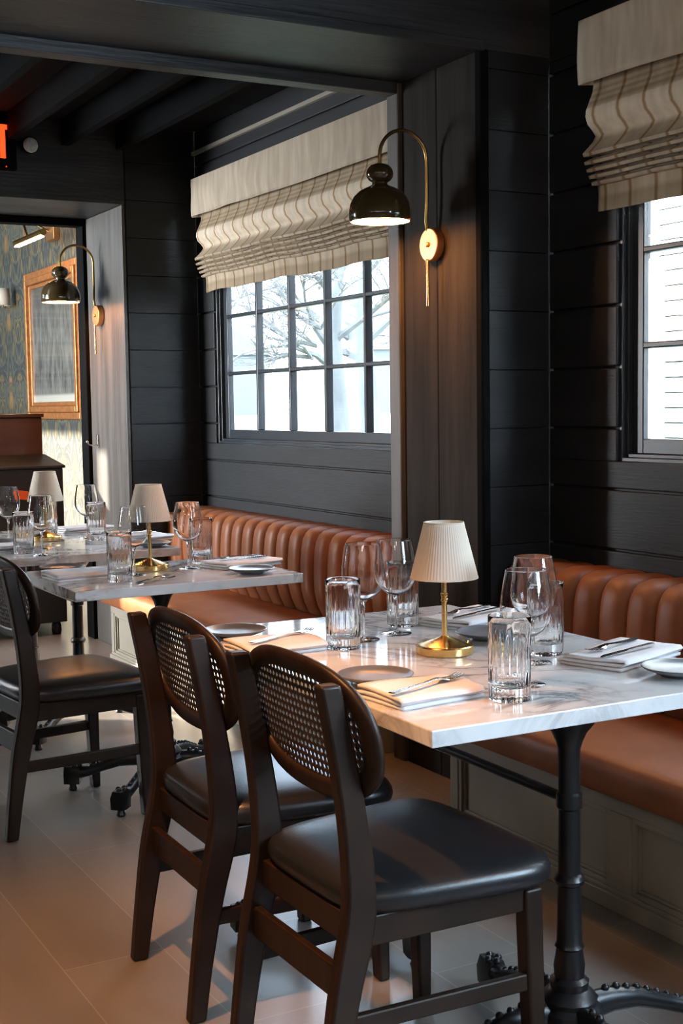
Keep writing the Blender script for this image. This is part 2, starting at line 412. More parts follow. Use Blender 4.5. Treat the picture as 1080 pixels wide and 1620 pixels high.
bm = B(); box(bm, -3.0, 3.06, -1.8, 13.6, -0.12, 0.0)
struct('floor', bm, M['floor'], 'grey-brown wood-look plank floor under the chairs', 'floor', smooth=False)
bm = B(); box(bm, -3.0, 3.06, -1.8, 6.65, 2.80, 2.92)
struct('ceiling', bm, M['ceil'], 'black ceiling of the dining room above the rafters', 'ceiling', smooth=False)
bm = B(); box(bm, -1.85, 3.06, 6.65, 13.6, 3.12, 3.24)
struct('ceiling', bm, M['ceil'], 'ceiling of the far room beyond the doorway', 'ceiling', smooth=False)

# pier with the near sconce, and the beam it carries
bm = B()
box(bm, 2.536, 3.06, 3.61, 4.16, 0.0, 2.80)
for a, b in plank_rows(0.0, 2.80): box(bm, 2.55, 2.80, 3.592, 3.612, a+0.0012, b-0.0012)
struct('wall_pier', bm, M['paint'], 'dark planked pier between the two windows, facing the camera', 'wall', smooth=False, bevel=0.0012)
bm = B()
for (a, b) in ((3.625, 3.86), (3.863, 4.086)): box(bm, 2.525, 2.541, a, b, 0.0, 2.474)
struct('trim_1', bm, M['pier'], 'upright rough boards on the pier behind the near sconce', 'panelling', smooth=False, bevel=0.003)
bm = B(); box(bm, 2.508, 2.56, 4.087, 4.163, 0.0, 2.474)
struct('trim_2', bm, M['paint_vert'], 'upright casing board at the far edge of the pier beside the many-paned window', 'trim', smooth=False, bevel=0.005)
bm = B(); box(bm, 2.518, 2.552, 3.586, 3.622, 0.0, 2.474)
struct('trim_3', bm, M['black'], 'thin dark corner bead up the near edge of the pier', 'trim', smooth=False, bevel=0.006)
bm = B(); box(bm, -3.0, 3.06, 3.59, 4.16, 2.474, 2.80)
struct('wall_header', bm, M['paint_grain'], 'rough dark beam crossing overhead to the pier', 'beam', smooth=False, bevel=0.006)
bm = B(); box(bm, -3.0, 2.508, 4.087, 4.163, 2.434, 2.476)
struct('trim_4', bm, M['paint_grain'], 'lighter batten along the far lower edge of the overhead beam', 'trim', smooth=False, bevel=0.004)
bm = B(); box(bm, -3.0, 2.53, 3.575, 3.592, 2.466, 2.50)
struct('trim_5', bm, M['paint_grain'], 'thin batten along the near lower edge of the overhead beam', 'trim', smooth=False, bevel=0.003)
bm = B(); box(bm, -3.0, 0.55, 3.59, 4.20, 0.0, 2.474)
struct('wall_left', bm, M['paint'], 'left side of the beam opening, out of frame', 'wall', smooth=False)

# doorway to the far room
bm = B()
box(bm, 2.40, 2.895, 6.67, 7.27, 0.0, 3.12)
for a, b in plank_rows(0.0, 2.80): box(bm, 2.405, 2.80, 6.65, 6.672, a+0.0012, b-0.0012)
struct('wall_back', bm, M['paint'], 'dark planked wall between the doorway and the far banquette', 'wall', smooth=False, bevel=0.0012)
bm = B(); box(bm, 2.382, 2.401, 6.655, 7.25, 0.0, 2.39)
struct('door_jamb_1', bm, M['paint_vert'], 'grey rough-sawn jamb lining of the doorway with the far sconce', 'door jamb', smooth=False, bevel=0.003)
bm = B(); box(bm, -3.0, 2.40, 6.65, 7.27, 2.392, 3.12)
struct('wall_header', bm, M['paint_grain'], 'dark wall above the far doorway', 'wall', smooth=False, bevel=0.004)
bm = B(); box(bm, -3.0, -1.0, 6.65, 7.27, 0.0, 2.392)
struct('wall_back', bm, M['paint'], 'left side of the far doorway, out of frame', 'wall', smooth=False)
bm = B(); box(bm, 2.36, 2.42, 7.25, 7.37, 0.0, 2.36); box(bm, -1.0, 2.42, 7.25, 7.34, 2.352, 2.392)
struct('trim_6', bm, M['black'], 'near-black casing round the far edge of the doorway', 'trim', smooth=False, bevel=0.004)

# far room
bm = B(); box(bm, 2.80, 3.06, 7.27, 13.6, 0.0, 3.12)
struct('wall_right', bm, M['wallpaper'], 'floral papered wall of the far room with the gilt picture', 'wall', smooth=False)
bm = B(); box(bm, -3.0, 3.06, 13.4, 13.6, 0.0, 3.12)
struct('wall_back', bm, M['wallpaper'], 'papered end wall of the far room', 'wall', smooth=False)
bm = B()
for (p, q, a, b) in cut(7.27, 13.6, 0.0, 3.12, [(7.28, 9.02, 0.80, 2.10), (9.86, 10.12, 1.7, 2.86), (11.3, 13.2, 1.9, 3.10)]): box(bm, -1.85, -1.70, p, q, a, b)  # unseen openings added, placed to shape the sun patches
struct('wall_left', bm, M['paint'], 'left wall of the far room, out of frame, with added openings for sunlight', 'wall', smooth=False)
bm = B(); box(bm, -3.1, -3.0, -1.8, 6.65, 0.0, 2.80)
struct('wall_left', bm, M['paint'], 'left wall of the dining room, out of frame', 'wall', smooth=False)
bm = B(); box(bm, -3.1, 3.06, -1.9, -1.8, 0.0, 2.80)
struct('wall_front', bm, M['paint'], 'wall behind the camera, out of frame', 'wall', smooth=False)

# unseen fins added outside, blocking grazing daylight through the windows
for (a, b, lab) in ((4.16, 4.40, 'added outside fin between the two windows, blocking daylight'), (0.96, 1.20, 'added outside fin before the nearer window, blocking daylight')):
    bm = B(); box(bm, 2.895, 3.66, a, b, 0.0, 3.2)
    struct('light_fin', bm, M['black'], lab, 'wall', smooth=False)
# exposed rafters, and a light strip along the top of the alcove wall
for i, x in enumerate((0.56, 0.87, 1.18, 1.49, 1.80, 2.09, 2.38)):
    bm = B(); box(bm, x-0.021, x+0.021, 4.16, 6.65, 2.67, 2.80)
    lab = {2: 'black rafter left of the red-lit rafter', 3: 'rafter tinted red by the exit sign, at the left of the frame', 4: 'black rafter right of the red-lit rafter', 5: 'third black rafter from the left edge of the frame', 6: 'black rafter nearest the window blind'}.get(i, 'black rafter above the left of the frame')
    o = struct('ceiling_rafter', bm, M['black'], lab, 'rafter', smooth=False)
    if i < 2: o['group'] = 'rafters out of frame'
bm = B(); box(bm, 2.782, 2.80, 4.2, 6.65, 2.672, 2.69)
struct('trim_7', bm, M['benchpaint'], 'thin pale strip along the top of the alcove wall above the blind', 'trim', smooth=False)

# ------------------------------------------------------------------ windows of the right wall
def window(i, y0, y1, label):
    # local origin: inner face of wall, middle of the opening at sill height
    yc = (y0+y1)/2; h = (y1-y0)/2; H = WZ1-WZ0
    t = thing('window_%d' % i, label, 'window', (XW, yc, WZ0)); t['kind'] = 'structure'
    def ring(bm, x0, x1, inset, wd):
        a, b = h-inset, h-inset-wd
        box(bm, x0, x1, -a, -b, inset, H-inset); box(bm, x0, x1, b, a, inset, H-inset)
        box(bm, x0, x1, -b, b, inset, inset+wd); box(bm, x0, x1, -b, b, H-inset-wd, H-inset)
    bm = B(); ring(bm, 0.012, 0.094, 0.0, 0.013); obj('window_frame', bm, M['trim'], t, smooth=False, bevel=0.002)
    bm = B(); ring(bm, 0.026, 0.09, 0.013, 0.012); obj('window_stop', bm, M['trim'], t, smooth=False, bevel=0.002)
    bm = B(); ring(bm, 0.045, 0.075, 0.025, 0.048); obj('sash', bm, M['trim'], t, smooth=False, bevel=0.003)
    gy0, gy1, gz0, gz1 = -h+0.073, h-0.073, 0.073, H-0.073
    nx, nz = 5, 4; py = (gy1-gy0)/nx
    for k in range(1, nx):
        bm = B(); y = gy1-0.362*k
        box(bm, 0.040, 0.078, y-0.0105, y+0.0105, gz0, gz1); obj('mullion', bm, M['trim'], t, smooth=False, bevel=0.004)
    for k in range(1, nz):
        bm = B(); z = gz0-0.004+0.2975*k
        box(bm, 0.042, 0.076, gy0, gy1, z-0.0095, z+0.0095); obj('glazing_bar', bm, M['trim'], t, smooth=False, bevel=0.004)
    bm = B(); box(bm, 0.056, 0.060, gy0, gy1, gz0, gz1); obj('pane', bm, M['pane'], t, smooth=False)
    return t
window(1, *WINS[0], 'many-paned window with dark glazing bars in the grey alcove wall')
window(2, *WINS[1], 'nearer window at the right edge, looking onto white clapboards')

window(3, *WINS[2], 'assumed third window along the right wall, added out of frame behind the camera')  # unseen window, assumed and added to let in daylight

# ------------------------------------------------------------------ roman blinds
def blind(y0, y1, label, seed):
    rnd = random.Random(seed)
    t = thing('roman_blind', label, 'blind', (XW, (y0+y1)/2, 0), 0, 'roman blinds over the windows')
    h = (y1-y0)/2
    n = 60
    ph = [rnd.uniform(0, 6.28) for _ in range(8)]
    def wob(y, k, amp): return amp*(math.sin(3.1*y+ph[k]) + 0.6*math.sin(8.7*y+ph[k+1]) + 0.35*math.sin(17*y+ph[k+2]))
    # valance: flat panel with a few soft dents, returns at both ends
    bm = B(); rings = []
    for j in range(n+1):
        y = -h+2*h*j/n
        col = []
        for k in range(9):
            f = k/8
            z = 2.515-(2.515-2.32)*f - (0.006*math.sin(2.2*y+ph[2])*f)
            x = -0.09 + wob(y, 1, 0.006)*math.sin(PI*f) + f*(0.007*math.sin(13*y+6*f+ph[4])*math.exp(-((y-0.55*h)/0.45)**2) + 0.003*math.sin(7*y-5*f+ph[5]))
            col.append((x, y, z))
        rings.append([(-0.02, y, 2.515)]+col)
    loft(bm, rings, close=False); obj('valance', bm, M['valance'], t, solid=0.004, angle=60)
    for s in (-1, 1):
        bm = B(); loft(bm, [[(-0.09, s*h, 2.515), (-0.09, s*h, 2.32)], [(0.0, s*h, 2.515), (0.0, s*h, 2.33)]], close=False)
        obj('valance_return', bm, M['valance'], t, solid=0.003)
    # folded cloth below
    prof = [(-0.040, 2.40), (-0.036, 2.345), (-0.045, 2.30), (-0.062, 2.265), (-0.074, 2.240), (-0.076, 2.222), (-0.068, 2.200), (-0.048, 2.182), (-0.036, 2.166),
            (-0.046, 2.148), (-0.068, 2.126), (-0.088, 2.108), (-0.084, 2.100), (-0.050, 2.104), (-0.046, 2.098), (-0.066, 2.090), (-0.082, 2.082), (-0.078, 2.075), (-0.046, 2.080), (-0.042, 2.074),
            (-0.060, 2.066), (-0.073, 2.060), (-0.069, 2.053), (-0.038, 2.058), (-0.034, 2.052), (-0.050, 2.046), (-0.063, 2.041), (-0.059, 2.034), (-0.030, 2.038), (-0.028, 2.032), (-0.040, 2.027), (-0.052, 2.022), (-0.048, 2.015), (-0.024, 2.016), (-0.020, 1.99), (-0.020, 1.945), (-0.019, 1.935)]
    L = [0]
    for a, b in zip(prof, prof[1:]): L.append(L[-1]+math.hypot(b[0]-a[0], b[1]-a[1]))
    bm = B(); uvl = bm.loops.layers.uv.new('UVMap'); rings = []
    hh = h-0.012
    for j in range(n*2+1):
        y = -hh+2*hh*j/(n*2)
        row = []
        for k, (x, z) in enumerate(prof):
            f = min(1, max(0, (2.35-z)/0.4))
            row.append((x+wob(y, 3, 0.0050)*math.sin(PI*f), y, z-f*0.010*math.sin(PI*(y+hh)/(2*hh))+wob(y, 5, 0.0060)*f*f))
        rings.append(row)
    vr = loft(bm, rings, close=False)
    idx = {}
    for ring in vr:
        for k, v in enumerate(ring): idx[v] = L[k]/L[-1]
    for f in bm.faces:
        for lp in f.loops: lp[uvl].uv = (idx[lp.vert], 0.5)
    obj('folded_cloth', bm, M['blind'], t, solid=0.003, angle=70)
    return t
blind(4.36, 6.49, 'striped linen roman blind drawn halfway over the many-paned window', 3)
blind(1.16, 3.325, 'striped linen roman blind over the nearer window, top right corner', 8)

# ------------------------------------------------------------------ banquettes
def banquette(y0, y1, yb0, yb1, ys1, label, ret=None):
    """y0..y1 backrest, yb0..yb1 base, seat y0..ys1; origin on the floor at the wall face"""
    t = thing('banquette', label, 'bench', (XW, 0, 0), 0, 'leather banquettes under the windows')
    xb = -0.575
    bm = B(); box(bm, xb+0.02, -0.02, yb0, yb1, 0.0, 0.318)
    n = max(1, round((yb1-yb0)/0.80)); wv = (yb1-yb0)/n
    box(bm, xb, xb+0.021, yb0, yb1, 0.262, 0.318); box(bm, xb, xb+0.021, yb0, yb1, 0.0, 0.055)
    for k in range(n+1):
        yy = yb0+wv*k; a, b = max(yb0, yy-0.042), min(yb1, yy+0.042)
        box(bm, xb+0.0005, xb+0.0205, a, b, 0.055, 0.262)
    obj('base', bm, M['benchpaint'], t, smooth=False, bevel=0.003)
    for k in range(n):
        a, b = yb0+wv*k+0.042, yb0+wv*(k+1)-0.042
        bm = B()
        for (i0, i1, x) in ((0.0, 0.014, xb+0.004), (0.014, 0.022, xb+0.012)):
            box(bm, x, xb+0.021, a+i0, a+i1, 0.055+i0, 0.262-i0); box(bm, x, xb+0.021, b-i1, b-i0, 0.055+i0, 0.262-i0)
            box(bm, x, xb+0.021, a+i1, b-i1, 0.055+i0, 0.055+i1); box(bm, x, xb+0.021, a+i1, b-i1, 0.262-i1, 0.262-i0)
        obj('panel_moulding', bm, M['benchpaint'], t, smooth=False, bevel=0.002)
    bm = B(); box(bm, xb-0.012, xb+0.001, yb0, yb1, 0.0, 0.045); obj('toe_board', bm, M['benchpaint'], t, smooth=False, bevel=0.003)
    # seat cushion, gently crowned
    bm = B(); rings = []
    m = 24
    for j in range(m+1):
        y = y0+(ys1-y0)*j/m
        e = min(1, min(y-y0, ys1-y)/0.05+0.25)
        xs = [-0.635, -0.625, -0.60, -0.52, -0.40, -0.30, -0.20, -0.10]
        zt = [0.385, 0.408, 0.418, 0.424, 0.426, 0.424, 0.42, 0.415]
        top = [(x, y, 0.40+(z-0.40)*e if z > 0.40 else z) for x, z in zip(xs, zt)]
        rings.append(top+[(-0.10, y, 0.32), (-0.622, y, 0.32), (-0.634, y, 0.335)])
    loft(bm, rings); obj('seat_cushion', bm, M['leather'], t, angle=50)
    # channelled back
    bm = B(); p = 0.122; rings = []
    nch = max(1, round((y1-y0)/p)); p = (y1-y0)/nch; per = 16
    base = [(-0.165, 0.395, 0.2), (-0.185, 0.43, 0.7), (-0.208, 0.475, 1.0), (-0.222, 0.53, 1.0), (-0.226, 0.59, 1.0), (-0.224, 0.65, 1.0), (-0.219, 0.71, 1.0), (-0.211, 0.750, 1.0), (-0.196, 0.778, 1.0), (-0.170, 0.795, 1.0), (-0.125, 0.802, 0.9), (-0.06, 0.800, 0.7), (-0.004, 0.796, 0.5)]
    for j in range(nch*per+1):
        y = y0+p*j/per; ph = (j % per)/per
        puff = max(0.0, 1-abs(2*ph-1)**3.2)**0.62
        row = []
        for (x, z, a) in base: row.append((min(-0.004, x+0.042*(1-puff)*a*(1.0 if z < 0.79 else 0.4)), y, z-0.026*(1-puff)*a*min(1, max(0, (z-0.70)/0.09))))
        rings.append(row+[(-0.004, y, 0.395)])
    loft(bm, rings); obj('backrest', bm, M['leather'], t, angle=70)
    if ret:
        bm = B(); yr = ret; rings = []
        for j in range(2*per+1):
            x = -0.20+0.06*2*(j/(2*per)) - 0.0; ph = (j % per)/per; puff = abs(math.sin(PI*ph))**0.4
            rings.append([(x-0.01, yr-0.085+d-0.02*puff, z) for d, z in ((0.0, 0.42), (0.0, 0.60), (0.012, 0.70), (0.03, 0.75), (0.055, 0.762), (0.08, 0.764))]+[(x-0.01, yr-0.004, 0.764), (x-0.01, yr-0.004, 0.42)])
        loft(bm, rings); obj('corner_backrest', bm, M['leather'], t, angle=70)
    return t
banquette(4.215, 6.555, 4.22, 6.55, 6.56, 'tan leather channel-back banquette under the many-paned window', ret=6.645)
banquette(-0.6, 3.585, -0.6, 3.355, 3.40, 'tan leather channel-back banquette at the right beside the nearest table')

# ------------------------------------------------------------------ tables
def pedestal(parent, x, y, rot, ztop):
    bm = B()
    lathe(bm, [(0, 0.085), (0.062, 0.085), (0.068, 0.10), (0.066, 0.115), (0.056, 0.125), (0.058, 0.135), (0.046, 0.15), (0.038, 0.155), (0.040, 0.17), (0.030, 0.178), (0.032, 0.20), (0.026, 0.235), (0.030, 0.24), (0.026, 0.248),
               (0.0235, 0.365), (0.030, 0.37), (0.032, 0.378), (0.028, 0.386), (0.023, 0.39), (0.022, 0.520), (0.0265, 0.525), (0.0265, 0.551), (0.022, 0.556), (0.0225, ztop-0.085), (0.027, ztop-0.07), (0.036, ztop-0.050), (0.052, ztop-0.030), (0.060, ztop-0.018), (0.060, ztop-0.008), (0, ztop-0.008)], 12, (x, y, 0))
    col = obj('column', bm, M['iron'], parent, angle=35)
    bm = B(); box(bm, x-0.11, x+0.11, y-0.03, y+0.03, ztop-0.009, ztop)
    obj('top_bracket', bm, M['iron'], parent, smooth=False, bevel=0.002)
    for a in rot:
        ca, sa = math.cos(a), math.sin(a)
        def P(r, s, z): return (x+r*ca-s*sa, y+r*sa+s*ca, z)
        bm = B(); rings = []
        for (r, zc, hw, hh) in ((0.045, 0.105, 0.022, 0.030), (0.10, 0.110, 0.021, 0.026), (0.16, 0.104, 0.019, 0.022), (0.22, 0.084, 0.018, 0.019), (0.27, 0.066, 0.019, 0.018), (0.305, 0.062, 0.023, 0.022), (0.325, 0.060, 0.024, 0.024)):
            rings.append([P(r, hw*math.cos(q), zc+hh*math.sin(q)) for q in [2*PI*i/10 for i in range(10)]])
        loft(bm, rings)
        for r, z in ((0.085, 0.138), (0.11, 0.137), (0.135, 0.131), (0.16, 0.126), (0.185, 0.116), (0.21, 0.106), (0.235, 0.096), (0.26, 0.085)):
            sphere(bm, P(r, 0, z-0.002), 0.0085, 6)
        rings = [[P(r, s*wd, z) for (s, z) in ((-1, 0.026), (1, 0.026), (1.1, 0.062), (0.7, 0.086), (-0.7, 0.086), (-1.1, 0.062))] for r, wd in ((0.298, 0.022), (0.33, 0.026), (0.352, 0.022))]
        loft(bm, rings)
        for r, s in ((0.30, 0.0), (0.318, 0.012), (0.318, -0.012), (0.336, 0.0)): sphere(bm, P(r, s, 0.086), 0.0095, 6)
        lg = obj('base_leg', bm, M['iron'], parent, angle=45)
        bm = B(); q = P(0.325, 0, 0); lathe(bm, [(0, 0.0), (0.014, 0.0), (0.016, 0.006), (0.013, 0.012), (0.011, 0.030), (0, 0.030)], 12, q)
        obj('leveling_foot', bm, M['iron'], lg)
def table(x0, x1, y0, y1, label, cols, rot, rz=0.0):
    xc, yc = (x0+x1)/2, (y0+y1)/2
    t = thing('dining_table', label, 'table', (xc, yc, 0), rz, 'marble tables along the banquettes')
    hx, hy = (x1-x0)/2, (y1-y0)/2
    bm = B(); box(bm, -hx, hx, -hy, hy, 0.728, 0.760); obj('tabletop', bm, M['marble'], t, smooth=False, bevel=0.0025)
    for y in cols: pedestal(t, 0.0, y-yc, rot, 0.7278)
    if len(cols) == 2:
        bm = B(); tube(bm, [(0, cols[0]-yc+0.02, 0.538), (0, cols[1]-yc-0.02, 0.538)], 0.0105, 10); obj('stretcher_bar', bm, M['iron'], t)
    return t
table(1.225, 2.035, 1.885, 3.085, 'nearest marble-topped table, long, with iron pedestals and four place settings', (2.02, 2.88), [math.radians(q) for q in (-6, 84, 174, 264)], math.radians(-0.8))
table(1.225, 2.022, 3.938, 4.55, 'middle marble-topped table, small, beyond the nearest long one', (4.24,), [math.radians(q) for q in (42, 152, 222, 332)])
table(1.27, 1.985, 4.955, 6.15, 'farthest marble-topped table in front of the doorway', (5.21, 5.90), [math.radians(q) for q in (42, 152, 222, 332)])

# ------------------------------------------------------------------ chairs
def chair_proto():
    t = thing('dining_chair', 'dark wood chair', 'chair')
    W = M['wood']
    def sweep(bm, path, t2, y):
        """path: (x, z, half depth); rectangular section, half thickness t2 about y(z)"""
        rings = []
        for i, (x, z, d) in enumerate(path):
            a = path[max(0, i-1)]; b = path[min(len(path)-1, i+1)]
            tx, tz = b[0]-a[0], b[1]-a[1]; l = math.hypot(tx, tz); nx, nz = tz/l, -tx/l
            yy = y(z) if callable(y) else y
            if i in (0, len(path)-1): nx, nz = 1.0, 0.0
            rings.append([(x-nx*d, yy-t2, z-nz*d), (x+nx*d, yy-t2, z+nz*d), (x+nx*d, yy+t2, z+nz*d), (x-nx*d, yy+t2, z-nz*d)])
        loft(bm, rings)
    def curve(pts, n):
        out = []
        P = [pts[0]]+list(pts)+[pts[-1]]
        for i in range(1, len(P)-2):
            for k in range(n):
                u = k/n
                out.append(tuple(0.5*((2*P[i][c])+(-P[i-1][c]+P[i+1][c])*u+(2*P[i-1][c]-5*P[i][c]+4*P[i+1][c]-P[i+2][c])*u*u+(-P[i-1][c]+3*P[i][c]-3*P[i+1][c]+P[i+2][c])*u**3) for c in range(3)))
        out.append(tuple(pts[-1])); return out
    post = curve([(-0.222, 0.0, 0.019), (-0.205, 0.13, 0.022), (-0.182, 0.27, 0.0275), (-0.152, 0.40, 0.031), (-0.148, 0.48, 0.029), (-0.160, 0.60, 0.025), (-0.182, 0.73, 0.022), (-0.206, 0.845, 0.020)], 4)
    for s in (-1, 1):
        bm = B(); sweep(bm, post, 0.0165, s*0.185); obj('leg', bm, W, t, bevel=0.006, seg=3)
    for s in (-1, 1):
        bm = B(); sweep(bm, [(0.232, 0.0, 0.0135), (0.229, 0.12, 0.017), (0.224, 0.30, 0.0205), (0.222, 0.405, 0.021)], 0.019, lambda z, s=s: s*(0.201-0.014*z)); obj('leg', bm, W, t, bevel=0.006, seg=3)
    # seat rails
    bm = B()
    for s in (-1, 1): loft(bm, [[(-0.15, s*0.185-0.011, 0.362), (-0.15, s*0.185+0.011, 0.362), (-0.15, s*0.185+0.011, 0.418), (-0.15, s*0.185-0.011, 0.418)], [(0.235, s*0.197-0.011, 0.362), (0.235, s*0.197+0.011, 0.362), (0.235, s*0.197+0.011, 0.418), (0.235, s*0.197-0.011, 0.418)]])
    box(bm, 0.214, 0.236, -0.19, 0.19, 0.362, 0.418); box(bm, -0.165, -0.143, -0.18, 0.18, 0.362, 0.418)
    obj('seat_rail', bm, W, t, smooth=False, bevel=0.003)
    # stretchers
    for s in (-1, 1):
        bm = B(); loft(bm, [[(-0.19, s*0.185-0.008, 0.205), (-0.19, s*0.185+0.008, 0.205), (-0.19, s*0.185+0.008, 0.240), (-0.19, s*0.185-0.008, 0.240)], [(0.232, s*0.204-0.008, 0.205), (0.232, s*0.204+0.008, 0.205), (0.232, s*0.204+0.008, 0.240), (0.232, s*0.204-0.008, 0.240)]])
        obj('stretcher', bm, W, t, smooth=False, bevel=0.004)
    bm = B(); box(bm, -0.187, -0.169, -0.178, 0.178, 0.262, 0.325); obj('stretcher', bm, W, t, smooth=False, bevel=0.004)
    # upholstered seat
    bm = B(); n = 48; rings = []
    def outline(k, sc, grow=0.0):
        a = 2*PI*k/n; c, s_ = math.cos(a), math.sin(a); e = 2/5.2
        u = math.copysign(abs(c)**e, c); v = math.copysign(abs(s_)**e, s_)
        x = 0.055+0.225*u*sc; hw = (0.236+0.026*u)*sc
        return x+grow*u, v*hw+grow*v
    for sc, z in ((0.90, 0.4185), (0.965, 0.4205), (0.992, 0.430), (1.0, 0.441), (0.994, 0.452), (0.968, 0.463), (0.90, 0.471), (0.76, 0.478), (0.55, 0.482), (0.30, 0.484)):
        rings.append([(*outline(k, sc), z) for k in range(n)])
    loft(bm, rings); obj('seat', bm, M['seatblack'], t, angle=80)
    # oval bent back: rounded ring and woven cane
    ZC, A, Bh = 0.738, 0.254, 0.137
    def warp(u, v, off):
        lean = 0.178
        x = -0.160 - v*lean + 0.32*u*u + off
        return (x, u, ZC+v)
    def sup(a, A_, B_):
        c, s_ = math.cos(a), math.sin(a); e = 2/2.45
        return A_*math.copysign(abs(c)**e, c), B_*math.copysign(abs(s_)**e, s_)
    bm = B(); n = 72; sec = 10; rw = 0.0215; rings = []
    for k in range(n):
        a = 2*PI*k/n
        ring = []
        for j in range(sec):
            q = 2*PI*j/sec
            cq = math.copysign(abs(math.cos(q))**0.7, math.cos(q)); sq = math.copysign(abs(math.sin(q))**0.7, math.sin(q))
            du = rw*cq
            u, v = sup(a, A-rw+du, Bh-rw*0.9+du*0.9)
            ring.append(warp(u, v, 0.0105*sq))
        rings.append(ring)
    rings.append(rings[0])
    vr = loft(bm, rings, close=True, cap=False)
    bmesh.ops.remove_doubles(bm, verts=bm.verts, dist=1e-5)
    obj('back_frame', bm, W, t, angle=60)
    bm = B(); p = 0.0152; rh = 0.0053
    ai, bi = A-2*rw+0.006, Bh-1.8*rw+0.006
    nu, nv = int(ai/p)+1, int(bi/p)+1
    cache = {}
    def V(u, v):
        k = (round(u, 5), round(v, 5))
        if k not in cache: cache[k] = bm.verts.new(warp(u, v, 0.0))
        return cache[k]
    for i in range(-nu, nu+1):
        for j in range(-nv, nv+1):
            uc, vc = i*p, j*p
            if abs(uc/ai)**2.45+abs(vc/bi)**2.45 > 1: continue
            h = p/2
            outer = [(h, 0), (h, h), (0, h), (-h, h), (-h, 0), (-h, -h), (0, -h), (h, -h)]
            for q in range(8):
                a0, a1 = q*PI/4, (q+1)*PI/4
                o0, o1 = outer[q], outer[(q+1) % 8]
                bm.faces.new((V(uc+o0[0], vc+o0[1]), V(uc+o1[0], vc+o1[1]), V(uc+rh*math.cos(a1), vc+rh*math.sin(a1)), V(uc+rh*math.cos(a0), vc+rh*math.sin(a0))))
    obj('cane_panel', bm, M['cane'], t, smooth=False, solid=0.0022)
    return t
ch = chair_proto()
G = 'cane-back chairs facing the banquettes'
place(ch, True, (1.262, 2.165, 0), math.radians(0.5), 'nearest dark wood cane-back chair with black seat, front of frame', G)
place(ch, False, (1.262, 2.745, 0), math.radians(-1), 'second dark cane-back chair, between the nearest chair and the middle table', G)
place(ch, False, (1.208, 4.170, 0), math.radians(6), 'dark cane-back chair turned to the middle table, at the left edge of the frame', G)
place(ch, False, (0.98, 5.46, 0), math.radians(4), 'dark chair at the farthest table, cut off by the left edge of the frame', G)

# ------------------------------------------------------------------ tableware
def lamp_proto():
    t = thing('table_lamp', 'brass table lamp', 'lamp')
    bm = B(); lathe(bm, [(0, 0.0), (0.064, 0.0), (0.066, 0.002), (0.066, 0.018), (0.0645, 0.0205), (0.058, 0.0205), (0.055, 0.021), (0.030, 0.031), (0.012, 0.037), (0.0075, 0.040), (0, 0.040)], 56); base = obj('base', bm, M['brass'], t, angle=30)
    bm = B(); lathe(bm, [(0, 0.0205), (0.006, 0.0205), (0.006, 0.024), (0.0045, 0.0255), (0, 0.0255)], 16, (0.046, -0.026, 0)); obj('touch_button', bm, M['brass'], base)
    bm = B(); lathe(bm, [(0, 0.038), (0.0062, 0.038), (0.0062, 0.118), (0.0085, 0.120), (0.0085, 0.124), (0.0068, 0.126), (0.0068, 0.130), (0.009, 0.132), (0.009, 0.137), (0.0062, 0.139), (0.0062, 0.20), (0, 0.20)], 20); obj('stem', bm, M['brass'], t, angle=40)
    bm = B()
    def mod(r, z, a): return r+0.0004*math.cos(64*a)
    lathe(bm, [(0.0762, 0.174), (0.0755, 0.176), (0.0735, 0.186), (0.0465, 0.292), (0.0450, 0.299)], 256, mod=mod)
    obj('lamp_shade', bm, M['shade'], t, solid=0.0014, angle=80)
    for r, z in ((0.0764, 0.1745), (0.0452, 0.2985)):
        bm = B(); lathe(bm, [(r-0.0016, z-0.002), (r+0.0012, z-0.002), (r+0.0010, z+0.002), (r-0.0018, z+0.002), (r-0.0016, z-0.002)], 64)
        obj('shade_trim', bm, M['shade'], t)
    bm = B()
    for k in range(3):
        a = 2*PI*k/3+0.4; tube(bm, [(0, 0, 0.199), (0.030*math.cos(a), 0.030*math.sin(a), 0.240), (0.0535*math.cos(a), 0.0535*math.sin(a), 0.262)], 0.0013, 6)
    obj('shade_carrier', bm, M['brass'], t)
    return t
lp = lamp_proto(); GL = 'cordless brass lamps on the tables'
ZT = 0.7603
place(lp, True, (1.632, 2.478, ZT), 0.3, 'brass table lamp with cream pleated shade on the nearest table', GL)
place(lp, False, (1.625, 4.342, ZT), 1.1, 'brass table lamp with cream pleated shade on the middle table', GL)
place(lp, False, (1.616, 5.579, ZT), 2.0, 'brass table lamp with cream pleated shade on the farthest table', GL)

